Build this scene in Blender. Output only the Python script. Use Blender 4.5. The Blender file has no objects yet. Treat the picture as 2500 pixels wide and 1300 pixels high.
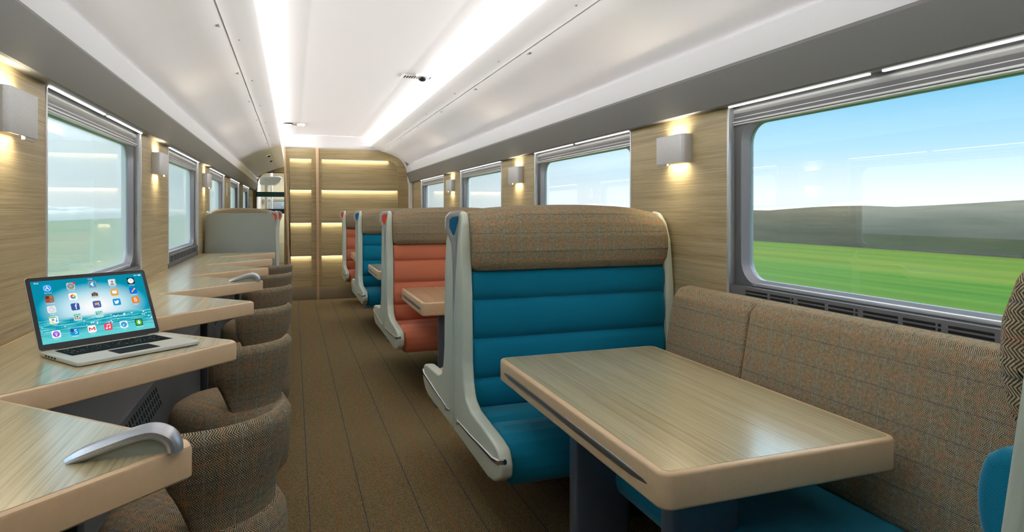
import bpy, bmesh, math, random
from mathutils import Vector, Matrix
random.seed(7)
C = bpy.context.scene.collection
PI = math.pi
# ------------------------------------------------------------------ camera
cam_d = bpy.data.cameras.new('camera'); cam = bpy.data.objects.new('camera', cam_d); C.objects.link(cam)
cam.location = (0, 0, 1.35)
cam.rotation_euler = (PI/2, 0, -math.atan(534/1524))
cam_d.sensor_width = 36.0; cam_d.lens = 36.0*1524/2500; cam_d.shift_y = -135/2500
cam_d.clip_start = 0.02; cam_d.clip_end = 2000
bpy.context.scene.camera = cam
vs = bpy.context.scene.view_settings
vs.view_transform = 'Standard'; vs.look = 'None'; vs.gamma = 1; vs.use_curve_mapping = False; vs.exposure = 0.12

# ------------------------------------------------------------------ materials
def lin(c):
    return tuple(((v/255)/12.92 if v/255 <= .04045 else ((v/255+.055)/1.055)**2.4) for v in c) + (1,)
class NT:
    def __init__(s, name):
        s.m = bpy.data.materials.new(name); s.m.use_nodes = True
        s.t = s.m.node_tree; s.n = s.t.nodes; s.l = s.t.links
        s.b = s.n['Principled BSDF']; s.out = s.n['Material Output']
    def N(s, typ, **kw):
        x = s.n.new(typ)
        for k, v in kw.items(): setattr(x, k, v)
        return x
    def put(s, sock, v):
        if isinstance(v, bpy.types.NodeSocket): s.l.new(v, sock)
        else: sock.default_value = v
    def math(s, op, a, b=None, c=None, clamp=False):
        x = s.N('ShaderNodeMath', operation=op); x.use_clamp = clamp
        s.put(x.inputs[0], a)
        if b is not None: s.put(x.inputs[1], b)
        if c is not None: s.put(x.inputs[2], c)
        return x.outputs[0]
    def mix(s, f, a, b, mode='MIX'):
        x = s.N('ShaderNodeMixRGB', blend_type=mode)
        s.put(x.inputs[0], f); s.put(x.inputs[1], a); s.put(x.inputs[2], b)
        return x.outputs[0]
    def noise(s, vec, scale, detail=2, rough=.5):
        x = s.N('ShaderNodeTexNoise'); s.put(x.inputs['Vector'], vec)
        x.inputs['Scale'].default_value = scale; x.inputs['Detail'].default_value = detail; x.inputs['Roughness'].default_value = rough
        return x.outputs['Fac']
    def mapping(s, vec, scale=(1,1,1), rot=(0,0,0), loc=(0,0,0)):
        x = s.N('ShaderNodeMapping'); s.put(x.inputs['Vector'], vec)
        x.inputs['Scale'].default_value = scale; x.inputs['Rotation'].default_value = rot; x.inputs['Location'].default_value = loc
        return x.outputs[0]
    def coord(s, which): return s.N('ShaderNodeTexCoord').outputs[which]
    def ramp(s, fac, stops):
        x = s.N('ShaderNodeValToRGB'); s.put(x.inputs[0], fac); cr = x.color_ramp
        while len(cr.elements) < len(stops): cr.elements.new(.5)
        for e, (p, c) in zip(cr.elements, stops): e.position = p; e.color = c
        return x.outputs[0]
    def bump(s, h, strength=.2, dist=.001):
        x = s.N('ShaderNodeBump'); x.inputs['Strength'].default_value = strength; x.inputs['Distance'].default_value = dist
        s.put(x.inputs['Height'], h); s.l.new(x.outputs[0], s.b.inputs['Normal'])
    def set(s, **kw):
        for k, v in kw.items(): s.put(s.b.inputs[k.replace('_', ' ')], v)
        return s.m
def plain(name, rgb, rough=.5, metal=0, speck=0, scale=300, coat=0, spec=.5, var=.0):
    k = NT(name); col = lin(rgb)
    if speck or var:
        n = k.noise(k.coord('Object'), scale, 2, .7)
        d = tuple(max(0, v*(1-speck)) for v in col[:3]) + (1,); l = tuple(min(1, v*(1+speck)) for v in col[:3]) + (1,)
        k.put(k.b.inputs['Base Color'], k.ramp(n, [(.3, d), (.7, l)]))
        k.bump(n, .12, .0004)
    else:
        k.put(k.b.inputs['Base Color'], col)
    k.set(Roughness=rough, Metallic=metal, Specular_IOR_Level=spec, Coat_Weight=coat)
    return k.m
def emit(name, rgb, strength):
    k = NT(name); k.n.remove(k.b); e = k.N('ShaderNodeEmission')
    e.inputs[0].default_value = lin(rgb); e.inputs[1].default_value = strength
    k.l.new(e.outputs[0], k.out.inputs[0]); return k.m
def oak(name, along, light=(190,172,132), mid=(168,148,108), dark=(140,120,84), rough=.42, coat=0., fine=1.0):
    k = NT(name); o = k.coord('Object')
    a = .02
    def sc(long, cross):
        return tuple(long if ax == along else cross for ax in 'XYZ')
    n1 = k.noise(k.mapping(o, sc(1.6, 260*fine)), 1, 4, .6)
    n2 = k.noise(k.mapping(o, sc(.9, 38*fine)), 1, 3, .6)
    n3 = k.noise(k.mapping(o, sc(9, 600*fine)), 1, 2, .6)
    w = k.noise(k.mapping(o, sc(.6, 5)), 1, 1, .5)
    s = k.math('ADD', k.math('MULTIPLY', n1, .5), k.math('MULTIPLY', n2, .32))
    s = k.math('ADD', s, k.math('MULTIPLY', n3, .22)); s = k.math('ADD', s, k.math('MULTIPLY', w, .1))
    col = k.ramp(s, [(.42, lin(dark)), (.54, lin(mid)), (.68, lin(light))])
    k.put(k.b.inputs['Base Color'], col); k.bump(n1, .12, .0005)
    return k.set(Roughness=rough, Coat_Weight=coat, Coat_Roughness=.19, Coat_IOR=2.3 if coat > .5 else 1.5)
def tweed(name, w=.0105, p=.0052, light=(200,185,154), dark=(80,69,55), lines=True, amount=1.0):
    k = NT(name); uv = k.coord('UV')
    sp = k.N('ShaderNodeSeparateXYZ'); k.l.new(uv, sp.inputs[0]); u, v = sp.outputs[0], sp.outputs[1]
    wob = k.noise(uv, 260, 1)
    pp = k.math('PINGPONG', v, w)
    ph = k.math('DIVIDE', k.math('ADD', u, pp), p)
    ph = k.math('ADD', ph, k.math('MULTIPLY', wob, .35))
    st = k.math('ADD', k.math('MULTIPLY', k.math('SINE', k.math('MULTIPLY', ph, 2*PI)), .5), .5)
    st = k.ramp(st, [(.28, (0,0,0,1)), (.62, (1,1,1,1))])
    grain = k.noise(uv, 900, 1)
    lt = k.ramp(grain, [(.3, tuple(x*.72 for x in lin(light)[:3])+(1,)), (.7, lin(light))])
    col = k.mix(st, lin(dark), lt)
    mot = k.noise(uv, 95, 3, .75)
    col = k.mix(1.0, col, k.ramp(mot, [(.30, (.66,.64,.62,1)), (.68, (1.22,1.20,1.15,1))]), 'MULTIPLY')
    if lines:
        def line(coord, period, off, width, rgb, f):
            nonlocal col
            fr = k.math('FRACT', k.math('ADD', k.math('DIVIDE', coord, period), off))
            m = k.math('LESS_THAN', fr, width/period)
            br = k.math('MULTIPLY', m, k.math('MULTIPLY', k.ramp(k.noise(uv, 240, 2, .8), [(.36, (.15,.15,.15,1)), (.56, (1,1,1,1))]), f*.62))
            col = k.mix(br, col, lin(rgb))
        line(u, .078, .10, .0042, (192,116,68), .66*amount)
        line(u, .078, .18, .0026, (190,130,84), .60*amount)
        line(u, .078, .60, .0030, (140,160,170), .70*amount)
        line(v, .084, .15, .0040, (52,76,104), .85*amount)
        line(v, .084, .62, .0044, (186,108,62), .66*amount)
        line(v, .084, .70, .0030, (186,122,76), .50*amount)
    k.put(k.b.inputs['Base Color'], col); k.bump(st, .35, .0008)
    return k.set(Roughness=.92, Specular_IOR_Level=.15)
def fabric(name, rgb):
    k = NT(name); uv = k.coord('UV')
    sp = k.N('ShaderNodeSeparateXYZ'); k.l.new(uv, sp.inputs[0])
    a = k.math('SINE', k.math('MULTIPLY', sp.outputs[0], 2*PI/.0032)); b = k.math('SINE', k.math('MULTIPLY', sp.outputs[1], 2*PI/.0032))
    wv = k.math('MULTIPLY', a, b); n = k.noise(uv, 700, 2, .7)
    h = k.math('ADD', k.math('MULTIPLY', wv, .25), n)
    c = lin(rgb)
    col = k.ramp(h, [(.15, tuple(x*.6 for x in c[:3])+(1,)), (.5, c), (.85, tuple(min(1, x*1.35) for x in c[:3])+(1,))])
    k.put(k.b.inputs['Base Color'], col); k.bump(h, .3, .0006)
    return k.set(Roughness=.8, Specular_IOR_Level=.2, Sheen_Weight=.25, Sheen_Roughness=.4)
def carpet():
    k = NT('carpet'); o = k.coord('Object')
    sp = k.N('ShaderNodeSeparateXYZ'); k.l.new(o, sp.inputs[0]); x, y = sp.outputs[0], sp.outputs[1]
    pp = k.math('PINGPONG', x, .0198)
    ph = k.math('DIVIDE', k.math('ADD', y, pp), .0115)
    ph = k.math('ADD', ph, k.math('MULTIPLY', k.noise(o, 150, 1), .5))
    st = k.math('ADD', k.math('MULTIPLY', k.math('SINE', k.math('MULTIPLY', ph, 2*PI)), .5), .5)
    st = k.ramp(st, [(.25, (0,0,0,1)), (.75, (1,1,1,1))])
    yarn = k.noise(o, 420, 2, .8)
    lt = k.ramp(yarn, [(.25, lin((110,92,60))), (.55, lin((168,146,102))), (.8, lin((200,180,136)))])
    dk = k.ramp(yarn, [(.3, lin((34,29,22))), (.7, lin((72,61,44)))])
    col = k.mix(st, dk, lt)
    col = k.mix(1.0, col, k.ramp(k.noise(o, 60, 3, .8), [(.3, (.8,.8,.8,1)), (.7, (1.15,1.15,1.15,1))]), 'MULTIPLY')
    def line(off, rgb, f, wd=.0042):
        nonlocal col
        fr = k.math('FRACT', k.math('DIVIDE', k.math('SUBTRACT', x, off-wd/2-.236*20), .236))
        m = k.math('LESS_THAN', fr, wd/.236)
        m = k.math('MULTIPLY', m, k.math('MULTIPLY', k.math('GREATER_THAN', k.noise(o, 300, 1), .38), f))
        col = k.mix(m, col, lin(rgb))
    line(.0675, (40,62,84), .95); line(.185, (156,84,46), .72)
    k.put(k.b.inputs['Base Color'], col); k.bump(st, .5, .002)
    return k.set(Roughness=.95, Specular_IOR_Level=.1)
def glass(haze=.16, name='window glass'):
    k = NT(name); k.n.remove(k.b)
    g = k.N('ShaderNodeNewGeometry')
    d = k.N('ShaderNodeVectorMath', operation='DOT_PRODUCT'); k.l.new(g.outputs['Normal'], d.inputs[0]); k.l.new(g.outputs['Incoming'], d.inputs[1])
    c = k.math('ABSOLUTE', d.outputs['Value'])
    f = k.math('POWER', k.math('SUBTRACT', 1.0, c), 5.0)
    f = k.math('ADD', k.math('MULTIPLY', f, .90), .055)
    t = k.N('ShaderNodeBsdfTransparent'); t.inputs[0].default_value = (.95,.985,.99,1)
    r = k.N('ShaderNodeBsdfGlossy'); r.inputs['Roughness'].default_value = 0.0; r.inputs[0].default_value = (1,1,1,1)
    m = k.N('ShaderNodeMixShader'); k.l.new(f, m.inputs[0]); k.l.new(t.outputs[0], m.inputs[1]); k.l.new(r.outputs[0], m.inputs[2])
    hz = k.N('ShaderNodeBsdfTranslucent'); hz.inputs[0].default_value = (.92,.95,1,1)
    hf = k.math('ADD', k.math('MULTIPLY', k.math('POWER', k.math('SUBTRACT', 1.0, c), 2.0), haze*1.3), haze*.12, clamp=True)
    m2 = k.N('ShaderNodeMixShader'); k.l.new(hf, m2.inputs[0]); k.l.new(m.outputs[0], m2.inputs[1]); k.l.new(hz.outputs[0], m2.inputs[2])
    k.l.new(m2.outputs[0], k.out.inputs[0]); return k.m

M = dict(
 oakY=oak('oak wall', 'Y', (190,174,136), (164,148,112), (132,115,82)),
 oakX=oak('oak bulkhead', 'X', (188,170,126), (162,143,102), (136,117,80)),
 oakT=oak('oak table', 'Y', (208,196,158), (186,170,128), (154,134,94), rough=.30, coat=.9, fine=.9),
 edge=plain('wood edging', (216,184,144), .38, speck=.03, scale=60, coat=.15),
 tweed=tweed('herringbone tweed'),
 tweedS=tweed('herringbone tweed on stools', w=.011, p=.0057, light=(182,167,138), dark=(60,52,43), amount=.85),
 blue=fabric('blue wool', (0,120,150)), orange=fabric('orange wool', (208,120,88)),
 frame=plain('seat frame grey', (200,208,192), .36, speck=.04, scale=500, coat=.1),
 panelgrey=plain('grey screen', (150,154,142), .55, speck=.05, scale=500),
 alu=plain('brushed aluminium', (196,198,204), .32, metal=.7, speck=.08, scale=500),
 chrome=plain('polished steel', (190,190,192), .18, metal=1),
 gun=plain('dark steel', (150,149,148), .28, metal=.9),
 lampm=plain('lamp metal', (214,214,216), .5, metal=.2, speck=.14, scale=420),
 cassette=plain('blind cassette', (222,223,225), .34, metal=.35, speck=.05, scale=500),
 white=plain('ceiling white', (238,235,236), .42, spec=.4),
 whiteg=plain('white plastic', (236,236,234), .3),
 band=plain('dark grey band', (108,108,107), .42, speck=.09, scale=500, spec=.5),
 ledge=plain('pale grey ledge', (198,198,199), .4, speck=.05, scale=500),
 surround=plain('window surround', (96,97,99), .45, speck=.05, scale=400),
 winframe=plain('window frame', (150,153,162), .35, metal=.3, speck=.08, scale=500),
 sill=plain('silver sill', (214,216,220), .3, metal=.5),
 black=plain('black', (14,14,15), .4), slot=plain('vent slots', (12,12,13), .8),
 dark=plain('dark grey casing', (92,93,95), .5, speck=.1, scale=400),
 darkbr=plain('casing skirt', (112,106,96), .5, speck=.1, scale=400),
 leg=plain('slate blue leg', (94,104,120), .38, metal=.3, speck=.08, scale=400),
 under=plain('dark support', (44,44,46), .6),
 kick=plain('speckled kickboard', (150,136,112), .7, speck=.22, scale=260),
 carpet=carpet(), glass=glass(), glassL=glass(.30, 'hazy window glass'), glassD=glass(0.02, 'door glass'),
 led=emit('white led', (255,252,246), 4.0), warm=emit('warm lamp', (255,226,170), 3.0), shelf=emit('shelf led', (255,240,205), 2.5),
 cover=emit('cove led', (255,250,244), 6.0),
 lapt=plain('laptop aluminium', (214,213,204), .38, metal=.3), lidblk=plain('laptop bezel', (34,34,36), .35, spec=.3), key=plain('black keys', (16,16,18), .7, spec=.15),
 seam=plain('seam line', (168,168,166), .5), teal=plain('teal glass band', (12,84,98), .3), grey=plain('mid grey', (140,146,152), .4), cream=plain('cream wall', (222,210,176), .5),
)

# ------------------------------------------------------------------ mesh helpers
def boxuv(me):
    uv = me.uv_layers.new(name='UVMap')
    for p in me.polygons:
        n = p.normal; ax = max(range(3), key=lambda i: abs(n[i]))
        for li in p.loop_indices:
            c = me.vertices[me.loops[li].vertex_index].co
            uv.data[li].uv = (c.y, c.z) if ax == 0 else ((c.x, c.z) if ax == 1 else (c.x, c.y))
def obj(name, bm, mats, parent=None, angle=32, uv=True, recalc=True):
    if recalc: bmesh.ops.recalc_face_normals(bm, faces=bm.faces)
    me = bpy.data.meshes.new(name); bm.to_mesh(me); bm.free()
    if not isinstance(mats, (list, tuple)): mats = [mats]
    for m in mats: me.materials.append(m)
    if uv and not me.uv_layers: boxuv(me)
    me.shade_smooth(); me.set_sharp_from_angle(angle=math.radians(angle))
    o = bpy.data.objects.new(name, me); C.objects.link(o)
    if parent: o.parent = parent
    return o
def tag(o, label, cat, group=None):
    o['label'] = label; o['category'] = cat
    if group: o['group'] = group
    return o
def thing(name, label, cat, loc=(0,0,0), rz=0, group=None):
    o = bpy.data.objects.new(name, None); C.objects.link(o); o.location = loc; o.rotation_euler = (0,0,rz)
    o.empty_display_size = .1
    return tag(o, label, cat, group)
def struct(name, bm, mats, parent=None, **kw):
    o = obj(name, bm, mats, parent, **kw)
    if parent is None: o['kind'] = 'structure'
    return o
def BM(): return bmesh.new()
def prism(bm, pts, ax, a0, a1, bevel=0, seg=3, mat=0):
    """polygon in the plane normal to ax: 'X' -> (y,z), 'Y' -> (x,z), 'Z' -> (x,y)"""
    def P(p, a): return (a, p[0], p[1]) if ax == 'X' else ((p[0], a, p[1]) if ax == 'Y' else (p[0], p[1], a))
    t = bmesh.new()
    v0 = [t.verts.new(P(p, a0)) for p in pts]; v1 = [t.verts.new(P(p, a1)) for p in pts]
    n = len(pts)
    t.faces.new(v0); t.faces.new(v1[::-1])
    for i in range(n): t.faces.new((v0[i], v1[i], v1[(i+1)%n], v0[(i+1)%n]))
    bmesh.ops.recalc_face_normals(t, faces=t.faces)
    if bevel:
        es = [e for e in t.edges if len(e.link_faces) == 2 and e.calc_face_angle(0) > .5]
        bmesh.ops.bevel(t, geom=es, offset=bevel, segments=seg, profile=.5, affect='EDGES', clamp_overlap=True)
    merge(bm, t, mat)
def merge(bm, t, mat=0, mtx=None):
    if mtx is not None: bmesh.ops.transform(t, matrix=mtx, verts=t.verts)
    for f in t.faces: f.material_index = mat
    me = bpy.data.meshes.new('tmp'); t.to_mesh(me); t.free(); bm.from_mesh(me); bpy.data.meshes.remove(me)
def box(bm, x0, x1, y0, y1, z0, z1, bevel=0, seg=2, mat=0, mtx=None):
    t = bmesh.new()
    x0, x1 = min(x0,x1), max(x0,x1); y0, y1 = min(y0,y1), max(y0,y1); z0, z1 = min(z0,z1), max(z0,z1)
    bmesh.ops.create_cube(t, size=1)
    bmesh.ops.scale(t, vec=(x1-x0, y1-y0, z1-z0), verts=t.verts)
    bmesh.ops.translate(t, vec=((x0+x1)/2, (y0+y1)/2, (z0+z1)/2), verts=t.verts)
    if bevel: bmesh.ops.bevel(t, geom=list(t.edges), offset=min(bevel, .49*min(x1-x0, y1-y0, z1-z0)), segments=seg, profile=.5, affect='EDGES')
    merge(bm, t, mat, mtx)
def fillet(pts, rads, n=5):
    out = []; N = len(pts)
    for i, p in enumerate(pts):
        r = rads[i] if isinstance(rads, (list, tuple)) else rads
        a = Vector(pts[i-1]) - Vector(p); b = Vector(pts[(i+1) % N]) - Vector(p)
        if r <= 0 or a.length < 1e-6 or b.length < 1e-6: out.append(tuple(p)); continue
        la, lb = a.length, b.length; a.normalize(); b.normalize()
        ang = a.angle(b)
        if ang > PI-.05: out.append(tuple(p)); continue
        d = min(r/math.tan(ang/2), la*.49, lb*.49); rr = d*math.tan(ang/2)
        c = Vector(p) + (a+b).normalized()*(rr/math.sin(ang/2))
        s = Vector(p)+a*d - c; e = Vector(p)+b*d - c
        a0 = math.atan2(s.y, s.x); a1 = math.atan2(e.y, e.x)
        da = (a1-a0+PI) % (2*PI) - PI
        for k in range(n+1):
            t = a0+da*k/n; out.append((c.x+rr*math.cos(t), c.y+rr*math.sin(t)))
    return out
def offset(pts, d):
    """inset of a simple polygon (positive d goes inside)"""
    A = sum(pts[i-1][0]*pts[i][1]-pts[i][0]*pts[i-1][1] for i in range(len(pts)))
    sg = 1 if A > 0 else -1; out = []; N = len(pts)
    for i in range(N):
        p0, p1, p2 = Vector(pts[i-1]), Vector(pts[i]), Vector(pts[(i+1) % N])
        a = (p1-p0).normalized(); b = (p2-p1).normalized()
        na = Vector((-a.y, a.x))*sg; nb = Vector((-b.y, b.x))*sg
        m = na+nb; den = 1+na.dot(nb)
        out.append(tuple(p1 + m*(d/max(den, .6))))
    return out
def cushion(bm, prof, a0, a1, r, sx=1, fy=1, n=5, arch=0, droop=0, stations=9, mat=0):
    """padded cushion: closed profile in (b, z), swept along a, its two ends rounded by r"""
    cb = sum(p[0] for p in prof)/len(prof); cz = sum(p[1] for p in prof)/len(prof)
    st = []
    for k in range(n+1):
        t = PI/2*k/n; st.append((a0 + r*(1-math.sin(t)), r*(1-math.cos(t))))
    left = st[::-1]           # from outermost? first: inset r at a0
    left = [(a0 + r*(1-math.cos(PI/2*k/n)), r*(1-math.sin(PI/2*k/n))) for k in range(n+1)]
    mids = [(a0+r+(a1-a0-2*r)*k/stations, 0) for k in range(1, stations)]
    right = [(a1-(x-a0), o) for x, o in left[::-1]]
    rows = []
    for a, o in left+mids+right:
        pp = offset(prof, o) if o > 1e-5 else prof
        t = (a-a0)/(a1-a0); row = []
        for (b, z) in pp:
            zz = z
            if z > cz:
                f = (z-cz)/max(1e-6, max(p[1] for p in prof)-cz)
                zz += f*(arch*math.sin(PI*t) - droop*(abs(2*t-1)**8))
            row.append(bm.verts.new((sx*a, fy*b, zz)))
        rows.append(row)
    m = len(prof)
    for i in range(len(rows)-1):
        for j in range(m):
            f = bm.faces.new((rows[i][j], rows[i+1][j], rows[i+1][(j+1)%m], rows[i][(j+1)%m])); f.material_index = mat
    for row in (rows[0], rows[-1]):
        f = bm.faces.new(row); f.material_index = mat
def tube(bm, pts, r, seg=10, cap=True, mat=0, flat=1.0, up=(0,0,1)):
    pts = [Vector(p) for p in pts]; rings = []
    rs = r if isinstance(r, (list, tuple)) else [r]*len(pts)
    for i, p in enumerate(pts):
        d = (pts[min(i+1, len(pts)-1)] - pts[max(i-1, 0)]).normalized()
        u = Vector(up); u = (u - d*u.dot(d))
        if u.length < 1e-4: u = Vector((1,0,0)) - d*d.x
        u.normalize(); s = d.cross(u)
        rings.append([bm.verts.new(p + u*math.cos(2*PI*k/seg)*rs[i] + s*math.sin(2*PI*k/seg)*rs[i]*flat) for k in range(seg)])
    for i in range(len(rings)-1):
        for k in range(seg):
            f = bm.faces.new((rings[i][k], rings[i][(k+1)%seg], rings[i+1][(k+1)%seg], rings[i+1][k])); f.material_index = mat
    if cap:
        for rr in (rings[0][::-1], rings[-1]):
            f = bm.faces.new(rr); f.material_index = mat
def lathe(bm, prof, cx=0, cy=0, seg=32, mat=0, z0=0):
    rings = []
    for r, z in prof:
        if r < 1e-5: rings.append([bm.verts.new((cx, cy, z+z0))])
        else: rings.append([bm.verts.new((cx+r*math.cos(2*PI*k/seg), cy+r*math.sin(2*PI*k/seg), z+z0)) for k in range(seg)])
    for i in range(len(rings)-1):
        a, b = rings[i], rings[i+1]
        for k in range(seg):
            q = [a[k % len(a)], a[(k+1) % len(a)], b[(k+1) % len(b)], b[k % len(b)]]
            u = []
            for v in q:
                if v not in u: u.append(v)
            if len(u) > 2: bm.faces.new(u).material_index = mat
from mathutils.geometry import delaunay_2d_cdt
def cap(bm, verts, pts, up=True):
    n = len(pts)
    vo, ed, fa, ov, oe, of = delaunay_2d_cdt([Vector(p) for p in pts], [(i, (i+1) % n) for i in range(n)], [], 1, 1e-7)
    for f in fa:
        vv = []
        for i in f:
            w = verts[ov[i][0]]
            if w not in vv: vv.append(w)
        if len(vv) > 2:
            ff = bm.faces.new(vv); ff.normal_update()
            if (ff.normal.z > 0) != up: ff.normal_flip()
def rrect(y0, y1, z0, z1, r, n=6):
    return fillet([(y0,z0),(y1,z0),(y1,z1),(y0,z1)], r, n)
def ring(bm, outer, inner, ax, a0, a1, mat=0):
    """plate between two loops of equal length"""
    def P(p, a): return (a, p[0], p[1]) if ax == 'X' else ((p[0], a, p[1]) if ax == 'Y' else (p[0], p[1], a))
    t = bmesh.new(); n = len(inner)
    L = [[t.verts.new(P(p, a)) for p in loop] for loop, a in ((outer,a0),(inner,a0),(inner,a1),(outer,a1))]
    for s in range(4):
        A, B = L[s], L[(s+1)%4]
        for i in range(n):
            j = (i+1) % n
            t.faces.new((A[i], A[j], B[j], B[i]))
    bmesh.ops.remove_doubles(t, verts=t.verts, dist=1e-5)
    merge(bm, t, mat)
def rect_for(inner, y0, y1, z0, z1):
    """outer rectangle loop matched to a rounded-rect inner loop (4 equal arcs)"""
    n = len(inner)//4; cs = [(y0,z0),(y1,z0),(y1,z1),(y0,z1)]
    return [cs[i//n] for i in range(len(inner))]

# ------------------------------------------------------------------ room dimensions
XC, XL, XR = .48, -.84, 1.80
Y0, Y1, YP = -1.0, 15.0, 9.95
PITCH = 2.32
R_WIN = [(0.78+PITCH*i, 2.275+PITCH*i) for i in range(4)]
L_WIN = [(0.35+PITCH*i, 1.84+PITCH*i) for i in range(6)]
ZB = 1.80      # underside of the dark band

# floor
b = BM(); box(b, -.97, 2.0, Y0-.05, 18.2, -.06, 0); struct('floor', b, M['carpet'])

def wall(side, wins, yend):
    sx = -1 if side == 'left' else 1
    X = XL if side == 'left' else XR
    b = BM(); t = .10
    y = Y0
    segs = []
    for (a, c) in wins:
        c = min(c, yend)
        if a > y: segs.append((y, a))
        y = c
        box(b, X+sx*.045, X+sx*t, a, c, 0, .992)                 # under the window
        box(b, X+sx*.045, X+sx*t, a, c, ZB, 1.98)
    if y < yend: segs.append((y, yend))
    for (a, c) in segs: box(b, X, X+sx*t, a, c, 0, ZB+.03)
    for (a, c) in segs: box(b, X+sx*.045, X+sx*t, a, c, ZB, 1.98)
    return struct('wall_'+side, b, M['oakY'])
wall('left', L_WIN, Y1); wall('right', R_WIN, 10.3)
b = BM(); box(b, -.97, 2.0, Y0-.1, Y0, 0, 2.6); struct('wall_back', b, M['oakX'])

# windows
def window(i, side, a, c):
    sx = -1 if side == 'left' else 1
    X = XL if side == 'left' else XR
    w = BM()
    r_in = rrect(a+.055, c-.055, 1.038, 1.742, .10, 7)
    ring(w, rect_for(r_in, a+.001, c-.001, .955, ZB+.02), r_in, 'X', X+sx*.028, X+sx*.045)
    root = struct('window_%d' % i, w, M['surround'])
    w = BM()
    o = r_in; inn = rrect(a+.082, c-.082, 1.058, 1.72, .085, 7)
    # bevelled frame: slopes in towards the glass
    t = bmesh.new(); n = len(o)
    A = [t.verts.new((X+sx*.0275, p[0], p[1])) for p in o]; B = [t.verts.new((X+sx*.050, p[0], p[1])) for p in inn]; D = [t.verts.new((X+sx*.07, p[0], p[1])) for p in inn]
    E2 = [t.verts.new((X+sx*.07, p[0], p[1])) for p in o]
    for P_, Q_ in ((A,B),(B,D),(D,E2),(E2,A)):
        for k in range(n):
            t.faces.new((P_[k], P_[(k+1)%n], Q_[(k+1)%n], Q_[k]))
    merge(w, t); obj('window_frame', w, M['winframe'], root)
    w = BM(); box(w, X+sx*.024, X+sx*.05, a+.13, c-.13, 1.033, 1.047, .003); obj('sill_strip', w, M['sill'], root)
    w = BM(); prism(w, inn, 'X', X+sx*.056, X+sx*.060); obj('glass', w, M['glass' if side == 'right' else 'glassL'], root)
    # blind cassette: two rolls over a thin rail
    w = BM()
    for (z, r, dx) in ((1.784, .017, .026), (1.755, .015, .030)):
        prism(w, [(X+sx*(dx+.02-r*1.5*math.sin(PI*k/8)), z+r*math.cos(PI*k/8)) for k in range(9)], 'Y', a+.004, c-.004)
    box(w, X+sx*.016, X+sx*.045, a+.004, c-.004, 1.731, 1.739, .002); box(w, X+sx*.02, X+sx*.045, a+.004, c-.004, 1.722, 1.729, .002)
    obj('blind_cassette', w, M['cassette'], root)
    for yy in (a+.006, c-.006):
        w = BM(); box(w, X-sx*.004, X+sx*.03, yy-.007, yy+.007, .97, ZB-.001, .003); obj('jamb_trim', w, M['sill'], root)
    # air vent in the sill
    w = BM(); box(w, X+sx*.0, X+sx*.03, a+.015, c-.015, .925, 1.03, .004); v = obj('vent_panel', w, M['surround'], root)
    w = BM(); L = c-a-.20; nseg = 9
    for k in range(nseg):
        s0 = a+.10+L*k/nseg; e0 = s0+L/nseg-.016
        if k % 2: s0 += .022
        for zz in (1.012, .998, .984): box(w, X-sx*.0012, X+sx*.004, s0, e0, zz-.0042, zz+.0042, .0015)
        if k % 2:
            for zz in (1.012, .998, .984): box(w, X-sx*.0012, X+sx*.004, s0-.017, s0-.007, zz-.0042, zz+.0042, .0015)
    obj('slots', w, M['slot'], v)
    # two light strips below the band
    mid = (a+c)/2
    for (p, q) in ((a+.02, mid-.025), (mid+.025, c-.02)):
        w = BM(); box(w, X-sx*.012, X-sx*.001, p, q, ZB-.002, ZB+.004, .001); obj('light_strip', w, M['led'], root)
wi = 1
for (a, c) in R_WIN: window(wi, 'right', a, c); wi += 1
for (a, c) in L_WIN: window(wi, 'left', a, min(c, Y1-.02)); wi += 1

# dark band + pale ledge + ceiling
def along(name, prof, ya, yb, mat, parent=None, bevel=0):
    b = BM(); prism(b, prof, 'Y', ya, yb, bevel); return struct(name, b, mat, parent)
def S(side, a): return XC + (a if side > 0 else -a)
for side, ye, nm in ((-1, Y1, 1), (1, YP+.02, 2)):
    P = lambda l: [(S(side, a), z) for a, z in l]
    along('trim_%d' % nm, P([(1.275, ZB), (1.268, ZB+.005), (1.222, 1.945), (1.225, 1.957), (1.32, 1.96), (1.40, 1.96), (1.40, ZB+.012), (1.32, ZB+.004)]), Y0, ye, M['band'])
    along('trim_%d' % (nm+2), P([(1.2365, 1.962), (1.2365, 1.968), (1.228, 2.058), (1.232, 2.071), (1.240, 2.072), (1.244, 2.050), (1.40, 2.050), (1.40, 1.962)]), Y0, ye, M['ledge'])
prof = [(1.40,2.07),(1.30,2.062),(1.262,2.088),(1.245,2.098),(1.205,2.118),(1.16,2.142),(1.10,2.182),(1.02,2.220),(.92,2.258),(.812,2.295),(.808,2.299),(.76,2.312),(.70,2.332),(.664,2.346),(.656,2.352),(.655,2.362),(.668,2.364),(.76,2.352),(.80,2.36),(.82,2.40),(.79,2.435),(.72,2.452),(.60,2.462),(.40,2.470),(.20,2.474)]
full = [(S(-1,a),z) for a,z in prof] + [(XC, 2.475)] + [(S(1,a),z) for a,z in prof[::-1]]
b = BM()
rows = [[b.verts.new((x, y, z)) for x, z in full] for y in (Y0, 4.0, 8.0, YP, Y1)]
for i in range(len(rows)-1):
    for j in range(len(full)-1): b.faces.new((rows[i][j], rows[i][j+1], rows[i+1][j+1], rows[i+1][j]))
ceil = struct('ceiling', b, M['white'], angle=40)
b = BM(); prism(b, [(-.94,1.97),(-.94,2.30),(-.6,2.6),(1.56,2.6),(1.90,2.30),(1.90,1.97),(2.0,1.97),(2.0,2.4),(1.6,2.75),(-.65,2.75),(-1.04,2.4),(-1.04,1.97)], 'Y', Y0-.1, 18.3)
struct('roof', b, M['dark'])
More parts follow.
